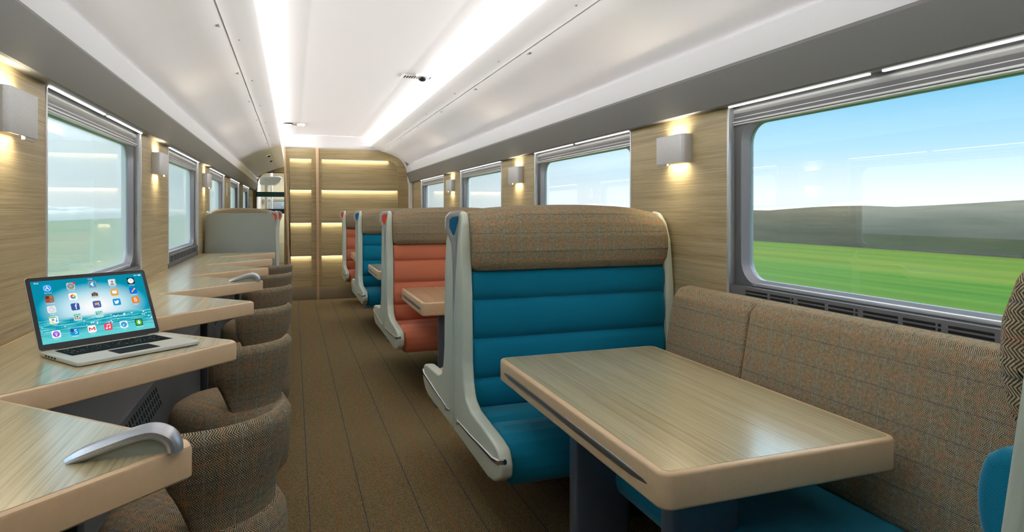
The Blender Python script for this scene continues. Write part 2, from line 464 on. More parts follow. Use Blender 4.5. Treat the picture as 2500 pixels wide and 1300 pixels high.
for side in (-1, 1):     # seam line and latches
    b = BM(); box(b, S(side,.8092), S(side,.8108), Y0, YP if side > 0 else Y1, 2.2925, 2.3); obj('panel_seam', b, M['seam'], ceil)
    ys = [2.3+1.16*k for k in range(7 if side > 0 else 9)]
    for y in ys:
        b = BM(); tube(b, [(S(side,.835), y-.02, 2.2845), (S(side,.836), y, 2.2835), (S(side,.835), y+.02, 2.2845)], .0035, 6); obj('latch', b, M['grey'], ceil)
        b = BM(); lathe(b, [(0,-.003),(.005,-.003),(.006,.002)], S(side,.765), y+.35, 10, z0=2.309); obj('screw', b, M['grey'], ceil)
# cove lights and added ceiling fill
def area(name, loc, d, yax, sx_, sy_, power, col=(1,1,1), spread=180):
    """rectangular lamp shining along d, its long side along yax"""
    l = bpy.data.lights.new(name, 'AREA'); l.shape = 'RECTANGLE'; l.size = sx_; l.size_y = sy_; l.energy = power; l.color = col; l.spread = math.radians(spread)
    o = bpy.data.objects.new(name, l); C.objects.link(o)
    z = -Vector(d).normalized(); y = Vector(yax).normalized(); x = y.cross(z).normalized()
    o.matrix_world = Matrix(((x.x,y.x,z.x,loc[0]),(x.y,y.y,z.y,loc[1]),(x.z,y.z,z.z,loc[2]),(0,0,0,1)))
    return o
COVE = 3.3; SLOPE_FILL = 3.3
for side, ye in ((-1, Y1), (1, YP-.05)):
    b = BM(); box(b, S(side,.775), S(side,.79), Y0+.02, ye, 2.362, 2.372); obj('cove_lamp', b, M['cover'], ceil)
    area('cove_light', (S(side,.765), (Y0+ye)/2, 2.378), (-side*.75, 0, .66), (0,1,0), .03, ye-Y0, COVE*(ye-Y0), (.99,.99,1))
    area('slope_fill', (S(side,1.262), (Y0+ye)/2, 2.0735), (-side*1, 0, .075), (0,1,0), .012, ye-Y0, SLOPE_FILL*(ye-Y0), (.985,.985,1), 50)  # added fill, unseen behind the ledge lip, brightens the opposite ceiling slope

# ------------------------------------------------------------------ wall lamps
def lamp(side, y, label):
    sx = -1 if side == 'left' else 1
    X = XL if side == 'left' else XR
    r = thing('wall_lamp', label, 'wall lamp', (X, y, 1.65), 0, 'wall lamps on the '+side+' wall')
    # shade: bent plate, curved round to the wall on the side nearest the camera
    o = [(0,-.112),(-.028,-.112),(-.043,-.108),(-.054,-.097),(-.058,-.082),(-.058,.112),(-.053,.112),(-.053,-.082),(-.049,-.094),(-.041,-.102),(-.028,-.106),(0,-.106)]
    pts = fillet([(-sx*-1*0 + (-sx)*(-p[0]) , p[1]) for p in o], 0)
    b = BM(); prism(b, pts, 'Z', -.069, .069, .0012, 2); obj('shade', b, M['lampm'], r)
    b = BM(); box(b, -sx*.0005, -sx*.022, -.06, .085, -.05, .05, .004); obj('backplate', b, M['lampm'], r)
    b = BM(); box(b, -sx*.040, -sx*.052, .03, .110, -.078, .06, .002); obj('inner_plate', b, M['lampm'], r)
    b = BM(); box(b, -sx*.012, -sx*.038, -.085, .085, .050, .053); obj('upper_light', b, M['warm'], r)
    b = BM(); box(b, -sx*.012, -sx*.038, -.085, .085, -.058, -.055); obj('lower_light', b, M['warm'], r)
    area('lamp_up', (X-sx*.030, y, 1.712), (sx*.1,0,1), (0,1,0), .03, .15, .75, (1,.86,.62), 150)
    area('lamp_down', (X-sx*.030, y, 1.588), (sx*.1,0,-1), (0,1,0), .03, .15, .75, (1,.86,.62), 150)
    return r
lamp('left', 2.31, 'silver wall lamp on the left oak panel, nearest and cut by the picture edge')
lamp('left', 4.56, 'silver wall lamp on the left oak panel between the first two left windows')
lamp('left', 6.88, 'silver wall lamp on the left wall, farthest of the left row')
lamp('right', 2.64, 'silver wall lamp on the right oak panel beside the big near window')
lamp('right', 4.96, 'silver wall lamp on the right wall, middle of the right row')
lamp('right', 7.28, 'small distant silver wall lamp on the right wall, nearest the wooden bulkhead')

# ------------------------------------------------------------------ seats
def seat(color, xa, sx, W, yseam, fy, label, group, handle=False, screen=False, pad=0.0):
    """half of a back to back bench; a = distance from the aisle edge, b = distance in front of the seam"""
    r = thing('bench_seat', label, 'seat', (xa, yseam, 0), 0, group)
    fab = M[color]
    def done(name, bm, mat, parent=r, **kw): return obj(name, bm, mat, parent, **kw)
    prof = [(.004,.335),(.55,.330),(.63,.345),(.700,.385),(.705,.43),(.67,.480),(.60,.492),(.30,.510),(.225,.538),(.190,.60),(.172,.68),(.162,.98),(.134,1.20),(.112,1.29),(.080,1.338),(.03,1.348),(.014,1.335),(.014,.90),(.004,.80)]
    prof = fillet(prof, [.0,.1,.06,.03,.02,.04,.05,.05,.05,.05,.06,0,.1,.04,.04,.02,0,0,0], 4)
    def taper(bm, a_edge, dirn):
        for v in bm.verts:
            z = v.co.z
            if z > 1.18:
                t = min(1, (z-1.18)/.17); v.co.x += sx*dirn*.030*t*t
    for (a0, a1, dirn) in ((0,.052,1),(W-.05,W-.003,-1)):
        t = BM(); prism(t, [(fy*p[0], p[1]) for p in prof], 'X', sx*a0, sx*a1, .016, 4)
        # only the upper part narrows
        for v in t.verts:
            if v.co.z > 1.18:
                k = min(1, (v.co.z-1.18)/.17); edge = sx*a0 if dirn > 0 else sx*a1; mid = sx*(a1 if dirn > 0 else a0)
                v.co.x = mid + (v.co.x-mid)*(1-.55*k*k)
        done('side_frame', t, M['frame'])
    t = BM(); box(t, sx*.05, sx*(W-.05), fy*.012, fy*.03, .34, 1.32, .004); done('back_shell', t, M['frame'])
    # seat rail with its hooked tip
    t = BM(); pts = [(-.002,.06,.402),(-.004,.30,.412),(-.004,.52,.426),(-.004,.63,.432),(.002,.682,.438),(.018,.706,.446)]
    tube(t, [(sx*p[0], fy*p[1], p[2]) for p in pts], [.004,.006,.007,.008,.011,.010], 8); done('side_rail', t, M['chrome'])
    t = BM(); lathe(t, [(0,.0),(.012,.0),(.012,.008),(0,.011)], 0, 0, 14)
    bmesh.ops.transform(t, matrix=Matrix.Translation((-sx*.002, fy*.10, .402)) @ Matrix.Rotation(-sx*PI/2, 4, 'Y'), verts=t.verts); done('pivot_cap', t, M['alu'])
    # headrest
    hp = [(.032,1.092),(.045,1.078),(.110,1.074),(.160,1.084),(.190,1.115),(.203,1.17),(.200,1.23),(.184,1.285),(.155,1.325),(.110,1.350),(.07,1.358),(.032,1.350)]
    hp = fillet(hp, .02, 3)
    t = BM(); cushion(t, hp, .050, W-.05, .035, sx, fy, 6, arch=.022, droop=.030); done('headrest', t, M['tweed'], angle=60)
    # back with four padded channels
    zs = [.462,.598,.775,.950,1.080]; bp = [(.035,.44),(.035,1.085)]
    for z0, z1 in list(zip(zs[:-1], zs[1:]))[::-1]:
        for k in range(0, 11):
            t_ = k/10; z = z1-(z1-z0)*t_
            bulge = .028*(max(0, math.sin(PI*t_)))**.45
            lean = .022*max(0, (1.0-z)) + .03*max(0, .56-z)
            bp.append((.130+pad+lean+bulge, z - (0.0005 if k == 10 else 0)))
    bp.append((.10,.44))
    t = BM(); cushion(t, bp, .053, W-.050, .016, sx, fy, 5); done('backrest', t, fab, angle=70)
    # seat
    sp = [(.07,.37),(.07,.445),(.11,.464),(.16,.474),(.24,.478),(.30,.474),(.335,.460),(.352,.438),(.366,.462),(.40,.484),(.47,.492),(.54,.486),(.60,.466),(.636,.430),(.648,.385),(.644,.345),(.622,.318),(.58,.308),(.12,.308)]
    sp = fillet(sp, .03, 3)
    t = BM(); cushion(t, sp, .056, W-.055, .028, sx, fy, 5); done('seat_cushion', t, fab, angle=50)
    t = BM(); box(t, sx*(W-.50), sx*(W-.06), fy*.03, fy*.42, .0, .312, .01); done('pedestal', t, M['under'])
    if handle:
        th = .010
        outer = fillet([(.050,1.352),(-.014,1.344),(-.034,1.322),(-.036,1.270),(-.006,1.200),(.0,1.12),(.006,.84),(.014,.84),(.018,1.12),(.030,1.27),(.052,1.335)], [.0,.02,.02,.03,.03,.02,.004,.004,.02,.03,0], 4)
        inner = fillet([(.034,1.326),(-.006,1.320),(-.018,1.308),(-.019,1.272),(.003,1.226),(.012,1.255),(.020,1.29)], [.004,.012,.012,.015,.006,.02,.02], 4)
        # frame of the handle: outer outline with a colour plate filling the opening
        t = BM(); bmesh_fill_ring(t, [(sx*p[0],p[1]) for p in outer], [(sx*p[0],p[1]) for p in inner], -th, th); h = done('grab_handle', t, M['alu'])
        t = BM(); prism(t, [(sx*p[0],p[1]) for p in offset(inner, -.001)], 'Y', -.006, .006); done('coloured_insert', t, M[color+'I'], h)
    if screen:
        out = fillet([(-.03,.36),(W-.02,.36),(W-.02,1.325),(-.0,1.325)], [.02,.01,.05,.06], 6)
        t = BM(); prism(t, [(sx*p[0],p[1]) for p in out], 'Y', fy*.002, -fy*.022, .004, 2); done('rear_screen', t, M['panelgrey'])
    return r
def bmesh_fill_ring(bm, outer, inner, y0, y1):
    t = bmesh.new()
    def loop(pts, y): return [t.verts.new((p[0], y, p[1])) for p in pts]
    for y in (y0, y1):
        lo, li = loop(outer, y), loop(inner, y); es = []
        for L in (lo, li):
            for i in range(len(L)): es.append(t.edges.new((L[i], L[(i+1) % len(L)])))
        bmesh.ops.triangle_fill(t, edges=es, use_beauty=True)
        if y == y0: A = (lo, li)
        else: B = (lo, li)
    for P_, Q_ in zip(A, B):
        n = len(P_)
        for i in range(n): t.faces.new((P_[i], P_[(i+1)%n], Q_[(i+1)%n], Q_[i]))
    bmesh.ops.recalc_face_normals(t, faces=t.faces)
    es = [e for e in t.edges if len(e.link_faces) == 2 and e.calc_face_angle(0) > 1.2]
    bmesh.ops.bevel(t, geom=es, offset=.005, segments=3, profile=.5, affect='EDGES', clamp_overlap=True)
    merge(bm, t)
M['blueI'] = plain('blue insert', (0,104,150), .35); M['orangeI'] = plain('orange insert', (226,78,30), .35)
GR = 'bench seats along the right side'
XA, SW = .70, 1.80-.70-.004
SEAM = [2.83, 5.16, 7.49, 9.80]
seat('blue', XA, 1, SW, SEAM[0], -1, 'large blue bench seat facing the camera behind the near table, brown tweed headrest', GR, True)
seat('orange', XA, 1, SW, SEAM[0]+.010, 1, 'orange bench seat facing away, back to back with the large blue bench', GR)
seat('orange', XA, 1, SW, SEAM[1], -1, 'orange bench seat facing the camera, nearest orange one, behind the second table', GR, True)
seat('blue', XA, 1, SW, SEAM[1]+.010, 1, 'blue bench seat facing away behind the nearest orange bench', GR)
seat('blue', XA, 1, SW, SEAM[2], -1, 'smaller distant blue bench seat facing the camera behind the third table', GR, True)
seat('orange', XA, 1, SW, SEAM[2]+.010, 1, 'orange bench seat facing away behind the distant blue bench', GR)
seat('orange', XA, 1, SW, SEAM[3], -1, 'farthest orange bench seat against the wooden bulkhead', GR, True)
seat('blue', XA, 1, SW, .295, 1, 'blue bench seat with tweed headrest cut off by the right picture edge', GR, pad=.062)
GL = 'bench seats along the left side'
LW = .66
seat('orange', XL+LW+.004, -1, LW, 6.80, 1, 'left bench seat facing away with plain grey back panel at the end of the counter', GL, True, True)
seat('orange', XL+LW+.004, -1, LW, 8.95, -1, 'far left orange bench seat facing the camera behind the grey panelled one', GL, True)

# wall bench inside the near booth
wb = thing('wall_bench', 'tweed backed wall bench with blue seat under the big right window', 'bench', (1.64, 1.5, 0))
wb_x, wb_y = 1.64, 1.5
def wcush(y0, y1):
    # profile in (distance from wall face towards aisle, z)
    pf = fillet([(.0,.46),(.225,.46),(.20,.60),(.165,.80),(.135,.955),(.10,.995),(.05,1.002),(.0,.99)], [0,.03,.05,.05,.04,.03,.02,.0], 4)
    t = BM()
    cushion(t, pf, y0-wb_y, y1-wb_y, .018, 1, 1, 5)
    for v in t.verts: a, bb, z = v.co; v.co = (1.796-wb_x-bb, a, z)
    obj('back_cushion', t, M['tweed'], wb, angle=60)
wcush(.56, 1.975); wcush(1.978, 2.49)
t = BM(); pf = fillet([(.0,.31),(.0,.47),(.30,.475),(.52,.468),(.56,.44),(.565,.36),(.55,.315)], [0,0,.1,.05,.03,.03,.02], 4)
cushion(t, pf, 1.005-wb_y, 2.175-wb_y, .02, 1, 1, 5)
for v in t.verts: a, bb, z = v.co; v.co = (1.575+.1-wb_x-bb, a, z)
obj('seat_cushion', t, M['blue'], wb, angle=60)
t = BM(); box(t, 1.40-wb_x, 1.79-wb_x, 1.02-wb_y, 2.15-wb_y, 0, .34, .01); obj('plinth', t, M['under'], wb)

# ------------------------------------------------------------------ tables
def table(x0, x1, y0, y1, label, group, z1=.742, th=.088, aisle=-1, legs=((.15,.38),), name='dining_table'):
    cx, cy = (x0+x1)/2, (y0+y1)/2
    r = thing(name, label, 'table', (cx, cy, 0), 0, group)
    R = fillet([(x0-cx,y0-cy),(x1-cx,y0-cy),(x1-cx,y1-cy),(x0-cx,y1-cy)], .035, 6)
    t = BM(); prism(t, R, 'Z', z1-th, z1, .009, 3); obj('edge_band', t, M['edge'], r)
    t = BM(); prism(t, offset(R, .017), 'Z', z1-.004, z1+.0006); obj('tabletop', t, M['oakT'], r, angle=30)
    # recessed grip rail on the aisle edge
    xs = (x0-cx) if aisle < 0 else (x1-cx)
    n = 12; L0, L1 = y0-cy+.045, y1-cy-.045; zc = z1-th*.53
    pts = []; rs = []
    for k in range(n+1):
        u = k/n; pts.append((xs-aisle*.002, L0+(L1-L0)*u, zc)); rs.append(.0115*min(1, (math.sin(PI*u)*3.2)**.6)+.0005)
    t = BM(); tube(t, pts, rs, 10, flat=.65); g = obj('grip_rail', t, M['gun'], r)
    for (a, w) in legs:
        for yy in ((y0+.22, y1-.40) if y1-y0 > 1 else (y0+.20,)):
            t = BM(); box(t, x0+a-cx, x0+a+w-cx-.16, yy-.03-cy, yy+.03-cy, .0, z1-th, .012, 3); obj('leg', t, M['leg'], r)
            t = BM(); box(t, x0+a-.03-cx, x0+a+w-.13-cx, yy-.07-cy, yy+.07-cy, .0, .018, .006); obj('foot', t, M['leg'], r)
    return r
GT = 'tables in the right booths'
table(.80, 1.535, 1.235, 2.455, 'large oak topped table in the near right booth with long steel grip edge', GT)
table(.80, 1.56, 4.06, 4.92, 'oak topped table in front of the nearest orange bench', GT)
table(.80, 1.56, 6.35, 7.24, 'small oak topped table in front of the distant blue bench', GT)
table(.80, 1.56, 8.68, 9.54, 'farthest oak topped table on the right, before the last orange bench', GT)
table(XL+.10, -.20, 7.55, 8.40, 'small oak topped table on the left beyond the grey panel', 'tables on the left', aisle=1, legs=((.1,.3),))

# ------------------------------------------------------------------ window counter on the left
ZC, TC = .941, .058
XT, XI = -.166, -.612
tips = [1.215, 2.125, 3.03, 3.93, 4.80, 5.66, 6.50]
inn = [.776, 1.66, 2.57, 3.48, 4.37, 5.23, 6.09]
poly = [(XL+.002,.30),(XI,.30)]; rad = [0,0]
for k in range(7):
    poly.append((XI, inn[k])); rad.append(.012)
    if k < 6: poly += [(XT, tips[k]+.0), (XT-.012, tips[k]+.035)]; rad += [.012,.02]
    else: poly += [(XT, tips[k]), (XT-.01, tips[k]+.10), (XL+.002, tips[k]+.10)]; rad += [.012,.012,0]
poly[2] = (XI, .776)
raw = list(poly); poly = fillet(poly, rad, 4)
ctr = thing('window_counter', 'long zigzag oak counter with tan edging below the left windows', 'counter', (XL, .3, 0))
lp = [(x-XL, y-.3) for x, y in poly]
t = BM(); loops = []
for ins, z in ((.004, ZC-TC), (0, ZC-TC+.004), (0, ZC-.006), (.002, ZC-.002), (.006, ZC)):
    loops.append([t.verts.new((x, y, z)) for x, y in (offset(lp, ins) if ins else lp)])
for A_, B_ in zip(loops[:-1], loops[1:]):
    for i in range(len(A_)): t.faces.new((A_[i], A_[(i+1) % len(A_)], B_[(i+1) % len(A_)], B_[i]))
cap(t, loops[-1], offset(lp, .006), True); cap(t, loops[0], offset(lp, .004), False)
obj('edge_band', t, M['edge'], ctr)
top_in = fillet(offset([(x-XL, y-.3) for x, y in raw], .013), [.006 if r_ else 0 for r_ in rad], 3)
t = BM(); cap(t, [t.verts.new((x, y, ZC+.0006)) for x, y in top_in], top_in, True)
obj('countertop', t, M['oakT'], ctr, recalc=False)
for k in (0,2,4,6):
    yy = tips[k]-.3+.14 if k < 6 else tips[k]-.3
    t = BM(); box(t, .44, .47, yy-.02, yy+.02, 0, ZC-TC, .004); box(t, .42, .49, yy-.04, yy+.04, 0, .012, .003); box(t, .40, .52, yy-.03, yy+.03, ZC-TC-.012, ZC-TC-.0005, .002)
    obj('support_post', t, M['under'], ctr)
def arch_handle(k, lab):
    # grab arch standing on the tip: low towards the window, high towards the aisle
    y = tips[k]-.3-.022; x0, x1 = -.352-XL, -.190-XL
    kp = [(x0+.006,.002,.007),(x0+.03,.012,.011),(x0+.07,.025,.012),(x0+.105,.035,.0125),(x0+.130,.0375,.0135),(x0+.150,.029,.014),(x0+.160,.015,.0135),(x0+.162,.001,.013)]
    cl, rr_ = [], []
    for i in range(len(kp)-1):
        p0, p1, p2, p3 = kp[max(i-1,0)], kp[i], kp[i+1], kp[min(i+2,len(kp)-1)]
        for q in range(5):
            u = q/5; f = lambda a: .5*(2*p1[a]+(p2[a]-p0[a])*u+(2*p0[a]-5*p1[a]+4*p2[a]-p3[a])*u*u+(3*p1[a]-p0[a]-3*p2[a]+p3[a])*u**3)
            cl.append((f(0), f(1))); rr_.append(f(2))
    cl.append(kp[-1][:2]); rr_.append(kp[-1][2])
    t = BM(); tube(t, [(p[0], y, ZC+p[1]) for p in cl], rr_, 14, flat=1.4, up=(0,0,1)); h = obj('grab_arch', t, M['alu'], ctr); h['label'] = lab
    t = BM(); pl = [(x0+.02,0),(x0+.02,.004),(x0+.07,.018),(x0+.11,.029),(x0+.145,.022),(x0+.155,0)]
    prism(t, [(p[0], ZC+p[1]) for p in pl], 'Y', y-.004, y+.004); obj('infill', t, M['panelgrey'], h)
arch_handle(0, 'silver grab arch on the nearest counter tip'); arch_handle(3, 'silver grab arch on the fourth counter tip')
# heater casing below the counter
cas = along('trim_5', [(XL+.001,0),(XL+.001,.86),(XL+.03,.86),(-.635,.545),(-.622,.535),(-.50,.13),(-.50,.0)], Y0, 6.9, M['dark'])
b = BM()
d = Vector((.122, 0, -.405)).normalized()
for grp, yy in ((0, 2.62),(1, 5.5)):
    for k in range(18):
        for q in range(3):
            for rr in range(1):
                y = yy+.042*k; s = .03+.032*q
                p = Vector((-.622, 0, .535)) + d*(s+.004)
                yb = y + rr*.040
                mt = Matrix.Translation((p.x, yb, p.z)) @ Matrix.Rotation(math.atan2(-d.x, -d.z), 4, 'Y')
                box(b, -.0015, .0015, 0, .015, -.012, .012, 0, mtx=mt)
obj('air_slots', b, M['slot'], cas)

# ------------------------------------------------------------------ stools
def stool_geo():
    parts = {}
    t = BM(); lathe(t, [(0,.33),(.12,.33),(.188,.345),(.208,.37),(.215,.45),(.216,.53),(.211,.585),(.194,.616),(.165,.632),(.11,.645),(0,.648)], 0, 0, 48)
    bmesh.ops.recalc_face_normals(t, faces=t.faces)
    me = bpy.data.meshes.new('seat_drum'); t.to_mesh(me); t.free(); uv = me.uv_layers.new(name='UVMap')
    for p in me.polygons:
        for li in p.loop_indices:
            c = me.vertices[me.loops[li].vertex_index].co
            if p.normal.z > .6: uv.data[li].uv = (c.x, c.y)
            else:
                a = math.atan2(c.y, c.x); a0 = math.atan2(p.center.y, p.center.x)
                if a-a0 > PI: a -= 2*PI
                if a0-a > PI: a += 2*PI
                uv.data[li].uv = (a*.2, c.z)
    me.materials.append(M['tweedS']); me.shade_smooth(); parts['seat_drum'] = me
    # curved back shell
    t = BM(); na, nz = 36, 14; half = math.radians(57); th = .050
    out, inn_, info = [], [], {}
    for j in range(nz+1):
        v = j/nz; z = .56+.300*v
        ro = .194+.006*v+.030*v*v - .012*math.sin(PI*min(1, v*1.7))
        hf = half*(.52+.48*min(1, v*1.6)**.7)
        rowo, rowi = [], []
        for i in range(na+1):
            a = -hf+2*hf*i/na
            e = abs(a)/half; zz = z - .035*v*v*max(0, (e-.82)/.18)**2
            pinch = math.sqrt(max(0, 1-max(0, (abs(i-na/2)/(na/2)-.9)/.1)**2))
            top = math.sqrt(max(0, 1-max(0, (v-.88)/.12)**2))
            hw = th/2*max(.12, pinch)*max(.15, top)
            rc = ro-th/2
            rowo.append(t.verts.new(((rc+hw)*math.cos(a), (rc+hw)*math.sin(a), zz))); rowi.append(t.verts.new(((rc-hw)*math.cos(a), (rc-hw)*math.sin(a), zz)))
        out.append(rowo); inn_.append(rowi)
    for j in range(nz):
        for i in range(na):
            t.faces.new((out[j][i], out[j][i+1], out[j+1][i+1], out[j+1][i])); t.faces.new((inn_[j][i], inn_[j+1][i], inn_[j+1][i+1], inn_[j][i+1]))
        t.faces.new((out[j][0], out[j+1][0], inn_[j+1][0], inn_[j][0])); t.faces.new((out[j][na], inn_[j][na], inn_[j+1][na], out[j+1][na]))
    for i in range(na):
        t.faces.new((out[nz][i], out[nz][i+1], inn_[nz][i+1], inn_[nz][i])); t.faces.new((out[0][i], inn_[0][i], inn_[0][i+1], out[0][i+1]))
    bmesh.ops.recalc_face_normals(t, faces=t.faces)
    me = bpy.data.meshes.new('backrest'); t.to_mesh(me); t.free(); uv = me.uv_layers.new(name='UVMap')
    for p in me.polygons:
        for li in p.loop_indices:
            c = me.vertices[me.loops[li].vertex_index].co; uv.data[li].uv = (math.atan2(c.y, c.x)*.21, c.z)
    me.materials.append(M['tweedS']); me.shade_smooth(); parts['backrest'] = me
    t = BM(); lathe(t, [(0,0),(.17,0),(.17,.008),(.15,.014),(.04,.02),(.035,.03),(.035,.32),(.08,.335),(0,.335)], 0, 0, 28)
    bmesh.ops.recalc_face_normals(t, faces=t.faces)
    me = bpy.data.meshes.new('pedestal'); t.to_mesh(me); t.free(); me.materials.append(M['under']); me.shade_smooth(); me.set_sharp_from_angle(angle=.6); parts['pedestal'] = me
    t = BM(); n = 40
    tube(t, [(.205*math.cos(2*PI*k/n), .205*math.sin(2*PI*k/n), .50) for k in range(n+1)], .0022, 6, cap=False)
    me = bpy.data.meshes.new('seat_seam'); t.to_mesh(me); t.free(); me.materials.append(M['under']); parts['seat_seam'] = me
    return parts
sg = stool_geo()
lab = ['nearest tweed tub stool, beside the nearest counter tip with the silver arch',
       'tweed tub stool with its round seat in view, under the counter tip holding the laptop',
       'third tweed tub stool along the counter, beyond the laptop tip',
       'fourth tweed tub stool, beside the counter tip with the far silver arch',
       'fifth tweed tub stool along the counter, only its back top in view',
       'farthest tweed tub stool, close to the grey panelled seat']
st0 = thing('tub_stool', lab[0], 'stool', (-.228, 1.735, 0), math.radians(-45), 'tweed tub stools along the counter')
kids = []
for nm in ('pedestal', 'seat_drum', 'backrest'):
    o = bpy.data.objects.new(nm, sg[nm]); C.objects.link(o); o.parent = st0; kids.append(o)
for k in range(1, 6):
    r = st0.copy(); C.objects.link(r); r.location = (-.228, [1.735, 2.64, 3.54, 4.43, 5.30, 6.16][k], 0); r['label'] = lab[k]
    for ch in kids:
        c = ch.copy(); C.objects.link(c); c.parent = r

# ------------------------------------------------------------------ wooden bulkhead with lit tiers
bh = BM()
def ceil_line(x):            # inner outline of the ceiling at x
    a = abs(x-XC); P = prof
    pts = [(1.40,1.97),(1.238,1.975)] + prof[:14] + [(.66,2.346),(0,2.30)]
    return pts
zt = 2.292
outl = [(-.105,0),(1.797,0),(1.797,1.80),(1.735,1.80),(1.718,1.96),(1.712,2.06),(1.66,2.135),(1.56,2.215),(1.42,2.275),(1.28,2.298),(.8,zt+.012),(.36,zt+.006),(-.125,zt)]
bkz = outl
t = BM(); prism(t, outl, 'Y', YP+.065, YP+.12); far = struct('wall_far', t, M['oakX'])
slots_z = [2.135, 1.665, 1.165, .66]
def tiers(xa, xb, curve):
    # frame plate around the recess
    top = slots_z[0]
    if curve: inner = [(xa,.20),(xb,.20)] + [(xb-.16+.16*math.cos(PI/2*k/8), top-.16+.16*math.sin(PI/2*k/8)) for k in range(9)] + [(xa,top)]
    else: inner = [(xa,.20),(xb,.20)] + [(xb,top)]*1 + [(xa,top)]
    t = BM()
    if curve:
        o = [(.372,.0),(1.795,.0)] + [(1.795,1.97),(1.745,2.04),(1.712,2.085),(1.66,2.135),(1.56,2.215),(1.42,2.275),(1.28,2.298),(1.1,2.30),(.9,2.30)] + [(.372,2.298)]
        ring(t, o, inner, 'Y', YP, YP+.07)
    else:
        o = [(-.03,.0),(.345,.0),(.345,2.296),(-.125,2.292)]
        ring(t, o, inner, 'Y', YP, YP+.07)
    obj('bulkhead_frame', t, M['oakX'], far)
    zz = slots_z + [.20]
    for i in range(4):
        z1, z0 = zz[i], zz[i+1]
        t = BM()
        xb_ = xb
        if curve and i == 0:
            pts = [(xa,z0),(xb,z0)] + [(xb-.16+.16*math.cos(PI/2*k/8), top-.16+.16*math.sin(PI/2*k/8)) for k in range(9)] + [(xa,z1)]
        else: pts = [(xa,z0),(xb,z0),(xb,z1),(xa,z1)]
        prism(t, pts, 'Y', 0, .02)
        # tilt: flush at the foot, set back at the head
        for v in t.verts: v.co.y += YP+.008+.042*(v.co.z-z0)/(z1-z0)
        obj('tier_panel', t, M['oakX'], far)
        t = BM(); box(t, xa+.004, (xb if not (curve and i == 0) else xb-.14)-.004, YP+.012, YP+.030, z1-.006, z1-.001); obj('shelf_light', t, M['shelf'], far)
        xe = (xb if not (curve and i == 0) else xb-.14)
        area('tier_light', ((xa+xe)/2, YP+.021, z1-.008), (0,.30,-1), (1,0,0), .016, xe-xa-.01, .95*(xe-xa), (1,.93,.76), 170)
    return
tiers(-.055, .262, False); tiers(.405, 1.565, True)
t = BM(); prism(t, fillet([(.338,0),(.372,0),(.366,2.30),(.322,2.30)], .004, 2), 'Y', YP-.035, YP+.03, .004, 2); obj('corner_fin', t, M['edge'], far)
t = BM(); prism(t, [(-.05,0),(-.022,0),(-.112,2.293),(-.14,2.293)], 'Y', YP-.012, YP+.12, .004, 2); obj('edge_trim', t, M['edge'], far)
t = BM(); box(t, -.022, 1.40, YP-.008, YP+.01, 0, .185, .003); obj('kickboard', t, M['kick'], far)
# white cove above the bulkhead
t = BM(); pts = [(YP+.06,2.285),(YP-.0,2.30),(YP-.02,2.33),(YP-.06,2.38),(YP-.14,2.43),(YP-.28,2.462),(YP-.28,2.50),(YP+.10,2.50),(YP+.10,2.285)]
prism(t, pts, 'X', -.125, 1.30); ho = struct('trim_6', t, M['white'], angle=50)
area('bulkhead_glow', (.1, YP-.30, 2.33), (0,.9,.45), (1,0,0), .02, .35, .3, (1,.98,.95), 150)
t = BM(); box(t, 1.735, 1.797, YP-.05, YP+.002, 0, 1.798, .006); tube(t, [(x, YP-.004, z) for x, z in [(1.737,1.79),(1.728,1.92),(1.708,2.03),(1.668,2.115),(1.60,2.185),(1.52,2.235),(1.42,2.27),(1.30,2.296)]], .014, 8); struct('trim_7', t, M['white'])
# corridor wall behind it
t = BM(); box(t, -.13, -.03, YP+.12, 15, 0, 2.36); struct('wall_corridor', t, M['oakY'])

# ------------------------------------------------------------------ end doorway and vestibule
t = BM(); prism(t, [(-.842,0),(-.79,0),(-.775,1.80),(-.755,1.98),(-.72,2.08),(-.66,2.16),(-.58,2.205),(-.03,2.205),(-.03,2.47),(-.842,2.47)], 'Y', 14.985, 15.06); struct('wall_end', t, M['oakX'])
t = BM()
arc = [(-.785,0),(-.775,1.80),(-.755,1.98),(-.72,2.08),(-.66,2.16),(-.58,2.205),(-.135,2.205)]
tube(t, [(x, 14.97, z) for x, z in arc], .009, 8); dr = struct('door_1', t, M['black'])
t = BM(); box(t, -.775, -.135, 15.065, 15.077, .05, 2.29); obj('glass_pane', t, M['glassD'], dr)
for z0, z1 in ((1.662,1.772),(1.285,1.392)):
    t = BM(); box(t, -.785, -.135, 14.99, 14.998, z0, z1); obj('teal_band', t, M['teal'], dr)
t = BM(); box(t, -.785, -.135, 14.985, 15.02, .0, .06, .004); obj('door_rail', t, M['alu'], dr)
t = BM(); box(t, -.58, -.135, 14.972, 14.984, 2.212, 2.232, .003); obj('door_track', t, M['chrome'], dr)
vest = BM()
box(vest, -.90, -.80, 15.06, 18, 0, 2.5); box(vest, .9, 1.0, 15.06, 18, 0, 2.5); box(vest, -.9, 1.0, 15.06, 18, 2.44, 2.5)
struct('wall_vestibule', vest, M['white'])
t = BM(); box(t, -.9, 1.0, 18.0, 18.1, 0, 2.5); e = struct('wall_vestibule_end', t, M['cream'])
t = BM(); box(t, -.79, .5, 17.85, 17.95, 1.60, 1.66, .01); struct('trim_8', t, M['grey'])
t = BM(); pts = fillet([(-.74,1.96),(-.40,1.96),(-.30,2.03),(-.25,2.12),(-.29,2.16),(-.74,2.16)], .03, 4); prism(t, pts, 'Y', 15.7, 16.2, .02, 3)
tag(obj('ceiling_unit', t, M['whiteg']), 'rounded white unit under the vestibule ceiling beyond the glass door', 'ceiling unit')
t = BM(); tube(t, [(-.60,15.8,0),(-.60,15.8,2.0)], .035, 16)
tag(obj('pillar', t, M['whiteg']), 'slim white pillar in the vestibule beyond the glass door', 'pillar')
